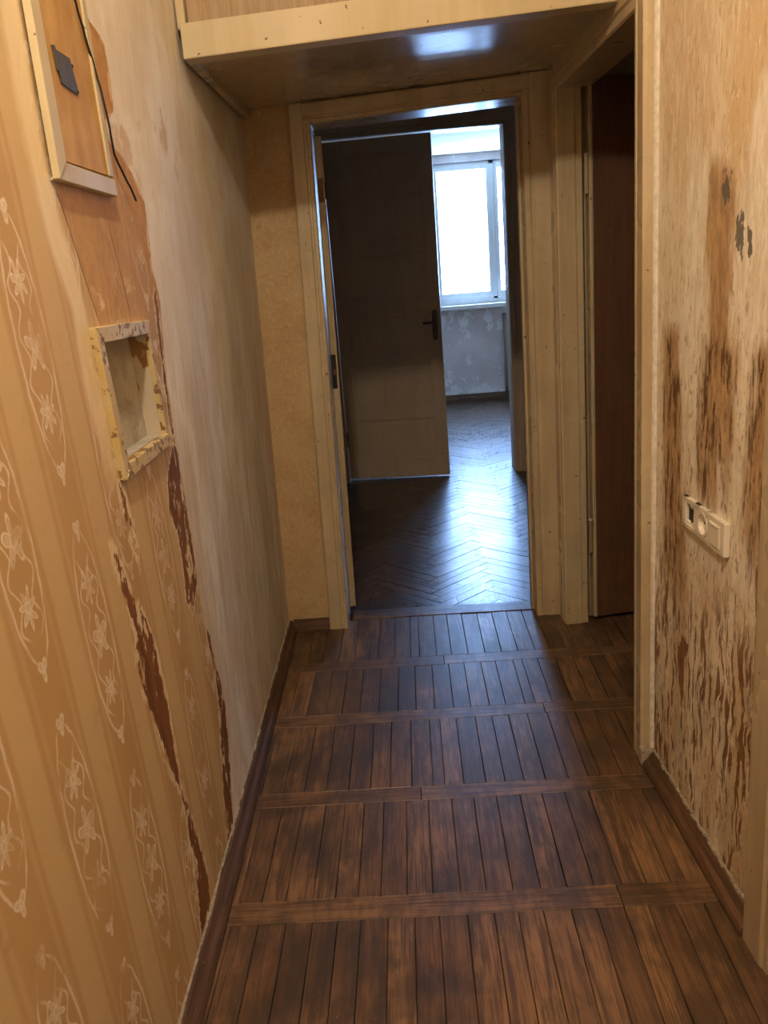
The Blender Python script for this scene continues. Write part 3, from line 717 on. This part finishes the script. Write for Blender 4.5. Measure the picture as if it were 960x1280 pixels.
# ------------------------------------------------------------------ storage loft over the end of the hall
lo = empty('storage_loft', (.05, 2.5, 2.05), 'cream beam and brown glossy underside of the overhead storage loft', 'loft')
bm = bmesh.new(); addbox(bm, -.512, .640, 2.480, 2.545, 2.045, 2.130, .004); finish(bm, 'front_beam', M['cream_beam'], lo)
bm = bmesh.new(); addbox(bm, -.50, .645, 2.520, D + .001, 2.060, 2.082, 0)
for v in bm.verts:
    v.co.z += (v.co.y - 2.52)*.02
finish(bm, 'underside_panel', M['loft'], lo)
box('panel_batten', (-.50, .60, 2.545, 2.60, 2.052, 2.070), 'loft', lo, .003)
box('wall_batten', (XL + .012, -.492, 2.50, D, 2.046, 2.085), 'loft', lo, .003)
box('corner_post', (XL + .004, -.500, 2.50, 2.54, 2.12, 2.94), 'cream_beam', lo, .003)
for k in range(2): box('loft_door', (-.498 + k*.57, .070 + k*.57, 2.522, 2.545, 2.131, 2.94), 'loftpanel', lo, .002)

# ------------------------------------------------------------------ hatch on the left wall
ht = empty('wall_hatch', (XL, 1.58, 1.62), 'tan boarded wall hatch in a pale wooden frame above the niche', 'hatch')
def lw_quad(name, pts, x0, x1, mat, parent, bev=.0015):   # (y, z) outline on the left wall, x0..x1 proud of it
    bm = bmesh.new(); a = [bm.verts.new((XL + x0, p, q)) for p, q in pts]; b = [bm.verts.new((XL + x1, p, q)) for p, q in pts]; N = len(pts)
    bm.faces.new(a); bm.faces.new(b)
    for i in range(N): bm.faces.new((a[i], a[(i + 1) % N], b[(i + 1) % N], b[i]))
    if bev: bmesh.ops.bevel(bm, geom=bm.edges[:], offset=bev, segments=1, affect='EDGES')
    return finish(bm, name, M[mat], parent)
lw_quad('frame_rail', [(1.440, 1.622), (1.733, 1.620), (1.731, 1.650), (1.482, 1.652)], 0, .016, 'cream_beam', ht)
lw_quad('frame_stile', [(1.436, 1.622), (1.476, 1.652), (1.466, 2.06), (1.428, 2.06)], .006, .019, 'cream_beam', ht)
lw_quad('frame_stile', [(1.716, 1.655), (1.737, 1.655), (1.716, 2.06), (1.694, 2.06)], 0, .013, 'cream_beam', ht)
lw_quad('frame_rail', [(1.428, 2.062), (1.716, 2.062), (1.716, 2.092), (1.428, 2.092)], 0, .016, 'cream_beam', ht)
lw_quad('board', [(1.478, 1.657), (1.716, 1.657), (1.694, 2.06), (1.466, 2.06)], 0, .009, 'hatch', ht, 0)
pt = lw_quad('metal_plate', [(1.519, 1.829), (1.592, 1.829), (1.612, 1.779), (1.606, 1.774), (1.534, 1.779), (1.530, 1.796), (1.522, 1.797)], .008, .012, 'rusty', ht, .0005)
lw_quad('plate_edge', [(1.517, 1.832), (1.524, 1.832), (1.530, 1.797), (1.522, 1.796)], .009, .014, 'rusty', ht, 0)
for (yy, zz) in ((1.521, 1.826), (1.598, 1.818), (1.606, 1.779)): lathe('screw', [(.003, 0), (.003, .003), (.001, .004)], (XL + .011, yy, zz), 0, 'black', pt, 8)

cb = [(1.60, 2.0), (1.628, 1.955), (1.655, 1.915), (1.685, 1.885), (1.713, 1.850), (1.722, 1.81), (1.727, 1.77), (1.742, 1.73), (1.758, 1.70), (1.79, 1.675), (1.822, 1.645), (1.852, 1.613)]
cpts = []
for i in range(len(cb) - 1):
    for k in range(4):
        t = k/4; cpts.append((XL + .018 + .003*math.sin(i*1.3 + t), cb[i][0] + (cb[i + 1][0] - cb[i][0])*t, cb[i][1] + (cb[i + 1][1] - cb[i][1])*t))
tag(tube('loose_cable', [(XL + .018, 1.575, 2.08)] + cpts, .0022, 'cable', None, 6), 'thin black cable hanging down the wall past the hatch', 'cable')

# ------------------------------------------------------------------ niche in the left wall
nc = empty('wall_niche', (XL, 1.69, 1.11), 'small recess in a chipped yellow frame below the hatch', 'niche')
lw_quad('frame_stile', [(1.503, 1.389), (1.539, 1.111), (1.570, 1.120), (1.534, 1.378)], -.004, .013, 'yellow', nc)
lw_quad('frame_stile', [(1.835, 1.384), (1.875, 1.116), (1.856, 1.130), (1.817, 1.372)], -.004, .011, 'yellow', nc)
lw_quad('frame_rail', [(1.503, 1.390), (1.836, 1.385), (1.818, 1.358), (1.536, 1.361)], -.004, .014, 'yellow', nc)
lw_quad('frame_rail', [(1.539, 1.110), (1.876, 1.115), (1.857, 1.141), (1.568, 1.138)], -.004, .015, 'yellow', nc)
def nquad(name, pts, mat, d):
    bm = bmesh.new(); nn = (Vector(pts[1]) - Vector(pts[0])).cross(Vector(pts[2]) - Vector(pts[0])).normalized()*d
    a = [bm.verts.new(p) for p in pts]; b = [bm.verts.new(Vector(p) + nn) for p in pts]; bm.faces.new(a); bm.faces.new(b)
    for i in range(4): bm.faces.new((a[i], a[(i + 1) % 4], b[(i + 1) % 4], b[i]))
    return finish(bm, name, M[mat], nc)
X1 = XL - .036; zb, zt = 1.140, 1.362
A = lambda z: NYA(z) - .001
C_ = lambda z: NYC(z) + .001
nquad('back_panel', [(X1, A(zb), zb), (X1, C_(zb), zb), (X1, C_(zt), zt), (X1, A(zt), zt)], 'niche', .004)
nquad('side_panel', [(X1, A(zb), zb), (XL, A(zb), zb), (XL, A(zt), zt), (X1, A(zt), zt)], 'niche', .004)
nquad('side_panel', [(X1, C_(zb), zb), (XL, C_(zb), zb), (XL, C_(zt), zt), (X1, C_(zt), zt)], 'nicheside', .004)
nquad('shelf', [(X1, A(zb), zb), (X1, C_(zb), zb), (XL, C_(zb), zb), (XL, A(zb), zb)], 'niche', .004)
nquad('top_panel', [(X1, A(zt), zt), (X1, C_(zt), zt), (XL, C_(zt), zt), (XL, A(zt), zt)], 'niche', .004)

# ------------------------------------------------------------------ switch and socket panel on the right wall
sp = empty('switch_socket_panel', (.67, 1.88, .80), 'ivory three gang panel of broken switch, socket and rocker on stained plaster', 'wall switch')
def rbox(name, y0, y1, z0, z1, x0, x1, mat, parent, bev=.002): return box(name, (-x1, -x0, y0, y1, z0, z1), mat, parent, bev, rw, False)
PY0, PY1, PZ0, PZ1 = 1.752, 2.008, .800, .876
bm = bmesh.new()                              # plate with a square hole (broken switch) and a round socket well
for b in [(-.014, 0, PY0, 1.845, PZ0, PZ1), (-.012, 0, 1.845, PY1, PZ0, PZ0 + .013), (-.012, 0, 1.845, PY1, PZ1 - .013, PZ1), (-.012, 0, 1.845, 1.856, PZ0, PZ1), (-.012, 0, 1.902, 1.934, PZ0, PZ1), (-.012, 0, 1.984, PY1, PZ0, PZ1)]:
    addbox(bm, *b, bev=.0015)
pp = finish(bm, 'plate', M['ivory'], sp, rw, False)
rbox('broken_switch_dark_inside', 1.930, 1.988, PZ0 + .008, PZ1 - .008, .0005, .004, 'black', sp, 0)  # black slab: dark mechanism, also standing in for the shaded depth of the hole
for (a, b, c, d) in [(1.934, 1.948, .812, .822), (1.970, 1.985, .812, .820), (1.934, 1.940, .822, .846), (1.944, 1.962, .856, .864), (1.948, 1.972, .812, .816)]:
    rbox('broken_shard', a, b, c, d, .002, .010, 'ivory', sp, .001)
def disc(name, r, prof, y, z, mat, parent):
    bm = bmesh.new(); rings = []
    for (rr, h) in prof: rings.append([bm.verts.new((-h, y + rr*math.cos(2*math.pi*k/24), z + rr*math.sin(2*math.pi*k/24))) for k in range(24)])
    for i in range(len(rings) - 1):
        for k in range(24): bm.faces.new((rings[i][k], rings[i][(k + 1) % 24], rings[i + 1][(k + 1) % 24], rings[i + 1][k]))
    bm.faces.new(rings[-1]); return finish(bm, name, M[mat], parent, rw, False, False)
so = disc('socket', 0, [(.030, .0118), (.030, .0135), (.0235, .0135), (.021, .003), (0.0005, .003)], 1.879, .838, 'ivory', sp)
for dz in (-.0095, .0095): disc('pin_hole_dark_disc', 0, [(.003, .003), (.003, .0034), (.0005, .0034)], 1.879 + dz, .838, 'black', so)  # flat black discs stand in for the shade inside open pin holes
rk = rbox('rocker', 1.772, 1.828, .812, .864, .0135, .0175, 'ivory', sp, .0015)
rbox('rocker_ridge', 1.780, 1.820, .858, .863, .017, .0195, 'ivory', rk, .001)

# ------------------------------------------------------------------ hall lamp (above the frame)
lx, ly, lz = LAMP_AT
lp = empty('ceiling_lamp', (lx, ly, 2.95), 'bare bulb lamp on a short flex under the hall ceiling', 'lamp')
lathe('ceiling_rose', [(.045, 0), (.042, -.015), (.015, -.025), (.004, -.027)], (lx, ly, 2.95), 2, 'ivory', lp)
tube('flex', [(lx, ly, 2.93), (lx, ly, lz + .10)], .003, 'cable', lp, 6)
lathe('bulb_holder', [(.012, 0), (.018, -.006), (.018, -.032), (.014, -.034)], (lx, ly, lz + .115), 2, 'black', lp)
lathe('bulb_offscreen', [(.013, 0), (.016, -.012), (.029, -.038), (.030, -.055), (.020, -.075), (.004, -.083)], (lx, ly, lz + .083), 2, 'bulb', lp)
ld = bpy.data.lights.new('ceiling_lamp_light_offscreen', 'POINT'); ld.energy = LAMP_WATTS; ld.color = LAMP_COLOR; ld.shadow_soft_size = .045
lob = bpy.data.objects.new('ceiling_lamp_light_offscreen', ld); COL.objects.link(lob); lob.location = (lx, ly, lz - .05)
